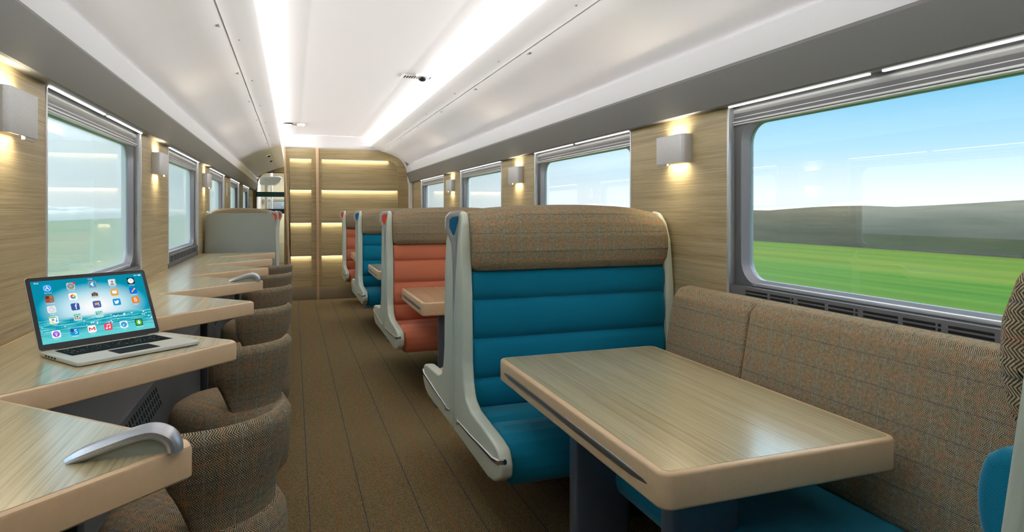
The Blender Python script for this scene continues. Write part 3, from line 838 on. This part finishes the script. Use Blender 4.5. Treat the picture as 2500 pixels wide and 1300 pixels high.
t = BM(); tube(t, [(-.50,16.3,0),(-.50,16.3,2.44)], .03, 16)
tag(obj('pillar', t, M['whiteg']), 'second slim white pillar, behind the first in the vestibule', 'pillar')
cp = thing('control_panel', 'grey door control panel with a small blue light at the far end', 'control panel', (-.25, 17.2, 0))
t = BM(); box(t, -.42, .35, 0, .06, 1.30, 1.58, .01); obj('panel', t, M['grey'], cp)
t = BM(); lathe(t, [(0,0),(.022,0),(.022,.01),(0,.012)], 0, 0, 14); bmesh.ops.transform(t, matrix=Matrix.Translation((-.01,-.001,1.50)) @ Matrix.Rotation(PI/2, 4, 'X'), verts=t.verts); obj('indicator', t, emit('blue indicator', (90,180,255), 2.0), cp)
t = BM(); box(t, -.45, .4, .0, .5, 0, 1.29, .01); obj('cabinet', t, M['cream'], cp)
t = BM(); box(t, -.25, -.10, -.01, .0, 1.07, 1.20, .004); obj('label_plate', t, M['whiteg'], cp)
area('vestibule_light', (0,16.5,2.42), (0,0,-1), (0,1,0), .6, 1.6, 34, (1,.98,.95))

# ------------------------------------------------------------------ ceiling devices
def dome(x, y, z, label, s=1.0, tilt=0):
    r = thing('security_camera', label, 'camera', (x, y, z), 0, 'dome cameras on the ceiling'); r.rotation_euler = (0, tilt, 0)
    t = BM(); lathe(t, [(0,.0),(.062*s,.0),(.065*s,-.008*s),(.060*s,-.022*s),(.045*s,-.028*s),(0,-.028*s)], 0, 0, 28); obj('housing', t, M['whiteg'], r)
    t = BM(); lathe(t, [(.045*s,-.022*s),(.044*s,-.035*s),(.036*s,-.052*s),(.020*s,-.063*s),(0,-.067*s)], 0, 0, 24); obj('dome', t, M['black'], r, recalc=True)
    return r
dome(1.0, 5.07, 2.466, 'black dome camera in a white ring beside the ceiling vent', .85)
dome(-.391, 11.1, 2.277, 'tiny dome camera on the left ceiling slope before the far door, upper one', .62, math.radians(-24))
dome(-.393, 12.2, 2.277, 'tiny dome camera on the left ceiling slope before the far door, lower one', .62, math.radians(-24))
def vent(x0, x1, y, z, label):
    v = thing('ceiling_vent', label, 'vent', ((x0+x1)/2, y, z), 0, 'slotted ceiling vents')
    t = BM(); w = (x1-x0)/2; box(t, -w-.02, w+.02, -.06, .06, -.002, .004, .001); obj('plate', t, M['white'], v)
    t = BM(); n = int((x1-x0)/.021)
    for k in range(n):
        xx = -w+.021*k
        for yy in (-.045, -.012, .021): box(t, xx, xx+.010, yy, yy+.024, -.004, -.0015)
    obj('slots', t, M['slot'], v)
vent(.865, 1.115, 5.16, 2.4625, 'slotted ceiling vent behind the black dome camera')
vent(-.08, .13, 8.58, 2.470, 'small distant slotted ceiling vent near the bulkhead')
r = thing('smoke_detector', 'white smoke detector with dark top beside the distant ceiling vent', 'smoke detector', (-.063, 8.43, 2.466))
t = BM(); lathe(t, [(0,0),(.055,0),(.058,-.012),(.055,-.016)], 0, 0, 24); obj('collar', t, M['black'], r)
t = BM(); lathe(t, [(.045,-.014),(.046,-.034),(.036,-.042),(0,-.044)], 0, 0, 24); obj('body', t, M['whiteg'], r)
r = thing('ceiling_sensor', 'round white sensor on the ceiling right of the smoke detector', 'sensor', (.095, 8.50, 2.470))
t = BM(); lathe(t, [(0,0),(.05,0),(.05,-.014),(.03,-.03),(0,-.032)], 0, 0, 24); obj('body', t, M['whiteg'], r)
t = BM(); box(t, XL, XL+.006, 9.05, 9.17, 1.55, 1.72, .002); tag(obj('wall_notice', t, M['whiteg']), 'small blank white plate on the far left oak panel', 'notice')

# ------------------------------------------------------------------ laptop
lr = thing('laptop', 'open silver laptop with a bright blue screen of app icons on the counter', 'laptop', (-.671, 2.083, ZC+.0008), math.atan2(.207, .262))
W_, D_, H_ = .336, .228, .224
def rr(x0, x1, y0, y1, r): return fillet([(x0,y0),(x1,y0),(x1,y1),(x0,y1)], r, 6)
t = BM(); prism(t, rr(0, W_, -D_, 0, .012), 'Z', .0015, .0125, .003, 3); base = obj('base', t, M['lapt'], lr)
for (x, y) in ((.03,-.03),(W_-.03,-.03),(.03,-D_+.03),(W_-.03,-D_+.03)):
    t = BM(); lathe(t, [(0,0),(.008,0),(.008,.003),(0,.003)], x, y, 12); obj('rubber_foot', t, M['black'], base)
t = BM(); box(t, .030, W_-.030, -.128, -.022, .0122, .0128, 0); kb = obj('keyboard', t, M['key'], lr)
t = BM(); rows_ = [(14,.007),(14,.0155),(14,.0155),(13,.0155),(12,.0155),(11,.0155)]; y = -.024
for n, h in rows_:
    wk = (W_-.066)/n
    for i in range(n):
        box(t, .033+wk*i+.001, .033+wk*(i+1)-.001, y-h+.0015, y, .0126, .0138, .0004, 1)
    y -= h+.0014
obj('keys', t, M['key'], kb); 
t = BM()
for q in range(60): 
    xx = .036+random.random()*(W_-.075); rowy = -.024-.0084-random.choice([0,1,2,3])*.0169-.007
    box(t, xx, xx+.0022, rowy, rowy+.0022, .01385, .0139)
obj('key_marks', t, M['whiteg'], kb)
t = BM(); prism(t, rr(.112, .224, -.212, -.140, .004), 'Z', .0122, .0128); obj('trackpad', t, M['key'], lr)
t = BM()
for k in range(4): box(t, -.0006, .004, -.05-.018*k, -.040-.018*k, .005, .0095, .0005)
obj('ports', t, M['slot'], base)
t = BM(); tube(t, [(.04,.002,.011),(W_-.04,.002,.011)], .0055, 10); obj('hinge', t, M['black'], lr)
AL = math.radians(26.5)
def Lp(x, s, n): return (x, s*math.sin(AL) - n*math.cos(AL), .013 + s*math.cos(AL) + n*math.sin(AL))
def lidprism(bm, pts, n0, n1, bevel=0, mat=0):
    t = BM(); prism(t, pts, 'Z', n0, n1, bevel, 2)
    for v in t.verts: v.co = Lp(*v.co)
    bmesh.ops.recalc_face_normals(t, faces=t.faces); merge(bm, t, mat)
t = BM(); lidprism(t, rr(0, W_, 0, H_, .010), -.0045, .0, .0015); lid = obj('lid', t, M['lapt'], lr)
t = BM(); lidprism(t, rr(.0015, W_-.0015, .0015, H_-.0015, .009), .0, .0008); obj('bezel', t, M['lidblk'], lid)
t = BM(); lidprism(t, [(W_/2+.0022*math.cos(a*PI/6), H_-.008+.0022*math.sin(a*PI/6)) for a in range(12)], .0008, .0011); obj('webcam', t, M['black'], lid)
SX0, SX1, SZ0, SZ1 = .0125, W_-.0125, .018, H_-.0135
# wallpaper: sky glow over a shimmering sea
k = NT('screen wallpaper'); k.n.remove(k.b); uv = k.coord('UV'); sp = k.N('ShaderNodeSeparateXYZ'); k.l.new(uv, sp.inputs[0]); U, V = sp.outputs[0], sp.outputs[1]
dx = k.math('DIVIDE', k.math('SUBTRACT', U, .50), .50); dy = k.math('DIVIDE', k.math('SUBTRACT', V, .50), .42)
dd = k.math('SQRT', k.math('ADD', k.math('MULTIPLY', dx, dx), k.math('MULTIPLY', dy, dy)))
sky = k.ramp(dd, [(.15, lin((250,252,252))), (.55, lin((186,226,238))), (.95, lin((20,160,190))), (1.0, lin((8,140,168)))])
wn = k.noise(k.mapping(uv, (5, 44, 1)), 1, 4, .6)
sea = k.ramp(wn, [(.36, lin((0,122,146))), (.5, lin((30,176,194))), (.64, lin((150,222,228)))])
hz = k.math('ADD', V, k.math('MULTIPLY', k.math('SUBTRACT', k.noise(k.mapping(uv, (3,3,1)), 1, 1), .5), .03))
ms = k.ramp(hz, [(.33, (1,1,1,1)), (.38, (0,0,0,1))])
col = k.mix(ms, sky, sea)
vo = k.N('ShaderNodeTexVoronoi'); k.l.new(k.mapping(uv, (34, 22, 1)), vo.inputs['Vector']); vo.inputs['Scale'].default_value = 1
sparkle = k.math('MULTIPLY', k.math('LESS_THAN', vo.outputs['Distance'], .26), k.math('MULTIPLY', k.math('GREATER_THAN', k.noise(k.mapping(uv, (9,7,1)), 1, 1), .50), k.math('MULTIPLY', k.math('LESS_THAN', V, .33), k.math('GREATER_THAN', V, .17))))
col = k.mix(k.math('MULTIPLY', sparkle, .8), col, (1,1,1,1))
low = k.ramp(V, [(.10, lin((120,220,222))), (.20, (0,0,0,1))]); lm = k.ramp(V, [(.06, (.85,.85,.85,1)), (.2, (0,0,0,1))])
col = k.mix(lm, col, lin((104,214,216)))
e_ = k.N('ShaderNodeEmission'); k.l.new(col, e_.inputs[0]); e_.inputs[1].default_value = .92; k.l.new(e_.outputs[0], k.out.inputs[0]); M['wall'] = k.m
me = bpy.data.meshes.new('screen'); cs = [(SX0,SZ0),(SX1,SZ0),(SX1,SZ1),(SX0,SZ1)]
me.from_pydata([Lp(x, s, .0011) for x, s in cs], [], [(0,1,2,3)]); u_ = me.uv_layers.new(name='UVMap')
for i, q in enumerate([(0,0),(1,0),(1,1),(0,1)]): u_.data[i].uv = q
me.materials.append(M['wall']); scr = bpy.data.objects.new('screen', me); C.objects.link(scr); scr.parent = lr
ecache = {}
def em(rgb):
    if rgb not in ecache: ecache[rgb] = emit('pixels %d %d %d' % rgb, rgb, .92)
    return ecache[rgb]
ctext = {}
def textmesh(s):
    if s not in ctext:
        cu = bpy.data.curves.new('t', 'FONT'); cu.body = s; cu.align_x = 'CENTER'; cu.align_y = 'CENTER'; cu.size = 1
        o = bpy.data.objects.new('t', cu); C.objects.link(o); bpy.context.view_layer.update()
        ev = o.evaluated_get(bpy.context.evaluated_depsgraph_get()); m = bpy.data.meshes.new_from_object(ev)
        bpy.data.objects.remove(o); ctext[s] = m
    return ctext[s]
def circ(cx, cy, r, n=20, ry=None): return [(cx+r*math.cos(2*PI*i/n), cy+(ry or r)*math.sin(2*PI*i/n)) for i in range(n)]
def icon(u, v, shapes, bg, caption=None, cap_rgb=(240,250,252)):
    """shapes in a -1..1 box: ('p', pts, rgb) polygons, ('t', text, size, x, y, rgb)"""
    cx = SX0+(SX1-SX0)*u; cy = SZ1-(SZ1-SZ0)*v; h = .0112
    t = BM(); cols = []
    def mi(rgb):
        if rgb not in cols: cols.append(rgb)
        return cols.index(rgb)
    n = [.0012]
    def poly_(pts, rgb):
        n[0] += .00003
        f = t.faces.new([t.verts.new(Lp(cx+p[0]*h, cy+p[1]*h, n[0])) for p in pts]); f.material_index = mi(rgb)
    def txt(s, size, x, y, rgb):
        n[0] += .00003
        m = textmesh(s); base_i = len(t.verts); vv = [t.verts.new(Lp(cx+(x+v_.co.x*size)*h, cy+(y+v_.co.y*size)*h, n[0])) for v_ in m.vertices]
        for p in m.polygons:
            try: f = t.faces.new([vv[i] for i in p.vertices]); f.material_index = mi(rgb)
            except ValueError: pass
    if bg: poly_(fillet([(-1,-1),(1,-1),(1,1),(-1,1)], .38, 5), bg)
    for s in shapes:
        if s[0] == 'p': poly_(s[1], s[2])
        elif s[0] == 'b': poly_([(s[1],s[2]),(s[3],s[2]),(s[3],s[4]),(s[1],s[4])], s[5])
        elif s[0] == 'c': poly_(circ(s[1], s[2], s[3], 22), s[4])
        else: txt(*s[1:])
    if caption: txt(caption, .42, 0, -1.32, cap_rgb)
    o = obj('app_icon', t, [em(c) for c in cols], scr, recalc=False)
    return o
WH = (250,250,250); DK = (40,40,44)
def leaf(a, rgb, r0=.15, r1=.72, w=.2):
    c, s = math.cos(a), math.sin(a); m = (r0+r1)/2
    return ('p', [(c*m+ (r1-r0)/2*math.cos(q)*c - w*math.sin(q)*s, s*m + (r1-r0)/2*math.cos(q)*s + w*math.sin(q)*c) for q in [2*PI*i/14 for i in range(14)]], rgb)
U5 = [.125, .322, .512, .695, .875]; V4 = [.125, .300, .470, .640]
bird = [(-.65,-.45),(-.25,-.55),(.15,-.5),(.45,-.2),(.5,.15),(.68,.38),(.45,.34),(.3,.52),(.05,.5),(-.02,.22),(-.35,.3),(-.6,.52),(-.62,.15),(-.5,0),(-.6,-.05),(-.42,-.25)]
icon(U5[0], V4[0], [('c',0,0,.80,WH),('c',0,0,.70,(28,150,230)),('t','A',1.5,0,0,WH)], (28,150,230), 'App Store')
icon(U5[1], V4[0], [('c',0,0,.78,(90,92,96)),('c',0,0,.62,(188,190,192)),('c',0,0,.48,(90,92,96)),('c',0,0,.34,(188,190,192)),('c',0,0,.12,(90,92,96)),('c',.85,.85,.30,(232,48,48))], (196,198,200), 'Impostaz.')
icon(U5[2], V4[0], [('p',fillet([(-.82,-.82),(.82,-.82),(.82,.82),(-.82,.82)],.3,4),(30,160,220)),('p',[(-.55,0),(0,.6),(.35,.55),(.0,.15),(.35,0),(.0,-.12),(.35,-.55),(0,-.6)],WH)], (196,134,92))
icon(U5[3], V4[0], [('c',0,.25,.34,(150,152,156)),('p',[(-.62,-.8),(.45,-.8),(.4,-.45),(.15,-.2),(-.2,-.2),(-.55,-.45)],(150,152,156)),('b',.72,.1,1,.5,(40,150,230)),('b',.72,-.4,1,0,(60,190,80)),('b',.72,-.8,1,-.5,(240,150,40))], (232,232,232), 'Contatti')
icon(U5[4], V4[0], [('c',0,0,.80,WH),('b',-.03,0,.03,.5,DK),('b',0,-.03,.4,.03,DK)], (30,32,36), 'Orologio')
icon(U5[0], V4[1], [('b',-.8,.1,-.05,.8,(70,60,56)),('b',-.8,-.8,-.05,0,(206,60,60)),('b',.1,-.8,.8,.8,(168,120,84)),('b',.1,-.05,.8,.05,(70,50,40))], (150,96,66), 'Calcolatrice')
icon(U5[1], V4[1], [leaf(PI/2-PI/4*i, c) for i, c in enumerate([(248,150,30),(240,220,40),(150,210,60),(50,180,120),(60,150,230),(120,100,210),(220,80,160),(236,70,60)])], WH)
icon(U5[2], V4[1], [('p',fillet([(-.75,-.5),(.75,-.5),(.75,.35),(.4,.35),(.28,.6),(-.28,.6),(-.4,.35),(-.75,.35)],.06,2),(70,72,76)),('c',0,-.08,.34,(180,182,184)),('c',0,-.08,.24,(50,52,56))], (206,208,208))
icon(U5[3], V4[1], [('p',[(-.7,-.45),(-.1,-.55),(0,-.45),(.1,-.55),(.7,-.45),(.7,.5),(.1,.4),(0,.5),(-.1,.4),(-.7,.5)],(120,90,50)),('p',[(-.62,-.38),(-.1,-.46),(0,-.38),(.1,-.46),(.62,-.38),(.62,.55),(.1,.46),(0,.55),(-.1,.46),(-.62,.55)],WH)], (244,166,66))
icon(U5[4], V4[1], [('p',[(-.55,-.6),(-.25,-.5),(.55,.35),(.3,.6),(-.5,-.25)],(250,196,40)),('p',[(.3,.6),(.55,.35),(.7,.5),(.45,.75)],WH)], (26,110,220), 'Notability')
icon(U5[0], V4[2], [('c',0,-.1,.48,(120,124,130)),('c',0,-.1,.42,(240,240,242)),('b',-.02,-.1,.3,-.04,(80,84,90)),('p',[(-.15,.55),(.15,.55),(0,.78)],(120,124,130))], (228,232,234), 'Sveglia')
icon(U5[1], V4[2], [('t','f',2.3,.15,-.05,WH)], (60,90,160))
icon(U5[2], V4[2], [('p',[(-.55,.35),(-.1,.45),(.35,.35),(.35,-.25),(-.1,-.15),(-.5,-.3)],(250,168,50)),('b',.38,-.65,.48,.6,WH)], (66,106,178))
icon(U5[3], V4[2], [('p',bird,WH)], (32,150,216))
icon(U5[4], V4[2], [('t','B',1.7,0,0,WH)], (244,130,40), 'Blogger')
icon(U5[0], V4[3], [('b',-.9,.55,.5,.9,(120,200,70)),('p',[(-.9,-.2),(-.4,-.4),(.2,-.9),(-.3,-.9),(-.9,-.5)],(250,220,60)),('b',.55,-.5,.68,.7,(60,150,220)),('c',.55,-.4,.22,(60,150,220)),('c',-.2,.05,.35,(110,180,230))], WH, 'Mappe')
for uu, sd in ((U5[1], 3), (U5[2], 8)):
    rn = random.Random(sd); sh = []
    for a_ in range(3):
        for b_ in range(3 if sd == 3 else 2): sh.append(('b', -.75+.53*a_, .45-.5*b_, -.42+.53*a_, .75-.5*b_, rn.choice([(230,80,140),(60,180,90),(40,60,90),(60,170,220),(220,60,50),(250,190,60)])))
    icon(uu, V4[3], sh, (170,226,226))
D6 = [.12, .27, .42, .565, .71, .855]
icon(D6[0], .865, [('c',0,0,.78,(150,80,210)),('c',0,.1,.42,(220,190,245)),('c',0,.1,.3,(150,80,210)),('c',0,.12,.14,WH),('b',-.1,-.55,.1,-.1,WH)], WH, 'Podcast')
icon(D6[1], .865, [('c',-.5,.35,.36,DK),('c',-.5,.35,.12,(230,120,100)),('t','S',1.7,.3,-.1,WH)], (20,150,222), 'Sweeper')
icon(D6[2], .865, [('p',[(-.75,-.5),(-.75,.5),(-.5,.5),(0,.02),(.5,.5),(.75,.5),(.75,-.5),(.5,-.5),(.5,.12),(0,-.32),(-.5,.12),(-.5,-.5)],(216,60,50))], WH, 'Gmail')
icon(D6[3], .865, [('b',-.32,-.4,-.2,.6,WH),('b',.42,-.3,.54,.7,WH),('p',[(-.32,.42),(.54,.56),(.54,.78),(-.32,.62)],WH),('c',-.45,-.4,.24,WH),('c',.3,-.3,.24,WH)], (244,70,96))
icon(D6[4], .865, [('c',0,0,.80,(40,170,230)),('p',[(-.5,-.55),(.12,-.08),(-.08,.12)],WH),('p',[(.5,.55),(.12,-.08),(-.08,.12)],(230,60,50))], WH, 'Safari')
icon(D6[5], .865, [('p',fillet([(-.8,-.8),(.8,-.8),(.8,.8),(-.8,.8)],.3,4),(70,190,50)),('p',[(-.22,.55),(.22,.55),(.22,.05),(.55,.05),(0,-.6),(-.55,.05),(-.22,.05)],WH)], (40,60,40), 'Downloads')
icon(.045, .035, [('t','iPad',.62,0,0,WH)], None); icon(.5, .035, [('t','17:36',.55,0,0,WH)], None); icon(.95, .035, [('t','86%',.5,-.5,0,WH),('b',.2,-.18,.95,.18,WH)], None)

# ------------------------------------------------------------------ outside
k = NT('meadow'); o = k.coord('Object')
st = k.noise(k.mapping(o, (.9,.012,1)), 1, 4, .6); st2 = k.noise(k.mapping(o, (.12,.01,1)), 1, 3, .5)
g1 = k.ramp(st, [(.3, lin((44,82,16))), (.5, lin((72,106,24))), (.7, lin((102,120,42)))])
g2 = k.ramp(st2, [(.35, lin((54,106,36))), (.65, lin((104,116,42)))])
k.put(k.b.inputs['Base Color'], k.mix(.5, g1, g2)); k.set(Roughness=1, Specular_IOR_Level=0)
t = BM(); v = [t.verts.new(p) for p in ((-900,-900,-1.25),(900,-900,-1.25),(900,900,-1.25),(-900,900,-1.25))]; t.faces.new(v); gr = struct('ground', t, k.m)
def hedge(name, x, w, z0, hfun, ya, yb, step, mat, label, seed):
    rn = random.Random(seed); t = BM(); rows = []; n = int((yb-ya)/step)
    ph = [rn.random()*6.28 for _ in range(6)]
    for i in range(n+1):
        y = ya+(yb-ya)*i/n; h = hfun(y, ph, rn); row = []
        for q in range(9):
            a = PI*q/8; row.append(t.verts.new((x + w*math.cos(a)*(1+.15*rn.random()), y, z0 + max(0, h*math.sin(a)**.55*(1+.03*rn.random())))))
        rows.append(row)
    for i in range(n):
        for q in range(8): t.faces.new((rows[i][q], rows[i+1][q], rows[i+1][q+1], rows[i][q+1]))
    o = obj(name, t, mat, angle=80); o['kind'] = 'stuff'; tag(o, label, 'hedge'); return o
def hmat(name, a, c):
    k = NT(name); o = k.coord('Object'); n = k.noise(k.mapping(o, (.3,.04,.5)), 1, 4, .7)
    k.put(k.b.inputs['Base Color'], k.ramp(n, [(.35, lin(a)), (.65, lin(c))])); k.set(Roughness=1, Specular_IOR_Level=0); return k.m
HM = hmat('hedge foliage', (66,62,46), (100,92,74)); HF = hmat('haze pale foliage', (196,200,202), (216,218,220))  # far foliage paled: atmospheric haze is put into its base colour
f1 = lambda y, ph, rn: 2.85+.16*math.sin(y*.05+ph[0])+.14*math.sin(y*.13+ph[1])+.12*math.sin(y*.41+ph[2])
f2 = lambda y, ph, rn: 5.6+1.0*math.sin(y*.018+ph[0])+1.0*math.sin(y*.05+ph[1])+.4*math.sin(y*.17+ph[2])
hedge('hedgerow', 40, 2.2, -1.25, f1, -30, 420, 2.5, HM, 'long dark green hedgerow across the field beyond the right windows', 1)
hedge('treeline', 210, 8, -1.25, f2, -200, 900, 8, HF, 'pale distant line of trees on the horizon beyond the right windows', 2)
hedge('hedgerow', -60, 2.2, -1.25, f1, -30, 420, 2.5, HF, 'long hedgerow beyond the left windows, paled by painted haze', 3)
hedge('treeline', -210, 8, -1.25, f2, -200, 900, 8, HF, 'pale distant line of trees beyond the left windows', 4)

# sky
w = bpy.data.worlds.new('sky'); bpy.context.scene.world = w; w.use_nodes = True
nt = w.node_tree; N = nt.nodes; Lk = nt.links; bg = N['Background']
tc = N.new('ShaderNodeTexCoord'); sx = N.new('ShaderNodeSeparateXYZ'); Lk.new(tc.outputs['Generated'], sx.inputs[0])
cr = N.new('ShaderNodeValToRGB'); Lk.new(sx.outputs[2], cr.inputs[0])
stops = [(0.0,(232,234,238)),(.025,(232,236,242)),(.09,(176,216,236)),(.19,(88,178,222)),(.34,(150,204,236)),(.50,(232,238,244)),(1.0,(244,246,250))]
while len(cr.color_ramp.elements) < len(stops): cr.color_ramp.elements.new(.5)
for e_, (p, c) in zip(cr.color_ramp.elements, stops):
    kk = .47 if p < .3 else 1.0
    e_.position = p; e_.color = tuple(x*kk for x in lin(c)[:3])+(1,)
mp = N.new('ShaderNodeMapping'); mp.inputs['Scale'].default_value = (1.2,1.2,6); Lk.new(tc.outputs['Generated'], mp.inputs[0])
nz = N.new('ShaderNodeTexNoise'); nz.inputs['Scale'].default_value = 1.6; nz.inputs['Detail'].default_value = 3; Lk.new(mp.outputs[0], nz.inputs[0])
c2 = N.new('ShaderNodeValToRGB'); c2.color_ramp.elements[0].position = .55; c2.color_ramp.elements[1].position = .78; c2.color_ramp.elements[1].color = (.7,.7,.7,1); Lk.new(nz.outputs[0], c2.inputs[0])
mx = N.new('ShaderNodeMixRGB'); Lk.new(c2.outputs[0], mx.inputs[0]); Lk.new(cr.outputs[0], mx.inputs[1]); mx.inputs[2].default_value = (.48,.48,.48,1)
Lk.new(mx.outputs[0], bg.inputs[0]); bg.inputs[1].default_value = 2.7

sun = bpy.data.lights.new('sun', 'SUN'); sun.energy = 1.2; sun.angle = math.radians(12); sun.color = (1,.95,.86)
so = bpy.data.objects.new('sun', sun); C.objects.link(so); so.rotation_euler = Vector((.12,.62,-.78)).to_track_quat('-Z','Y').to_euler()
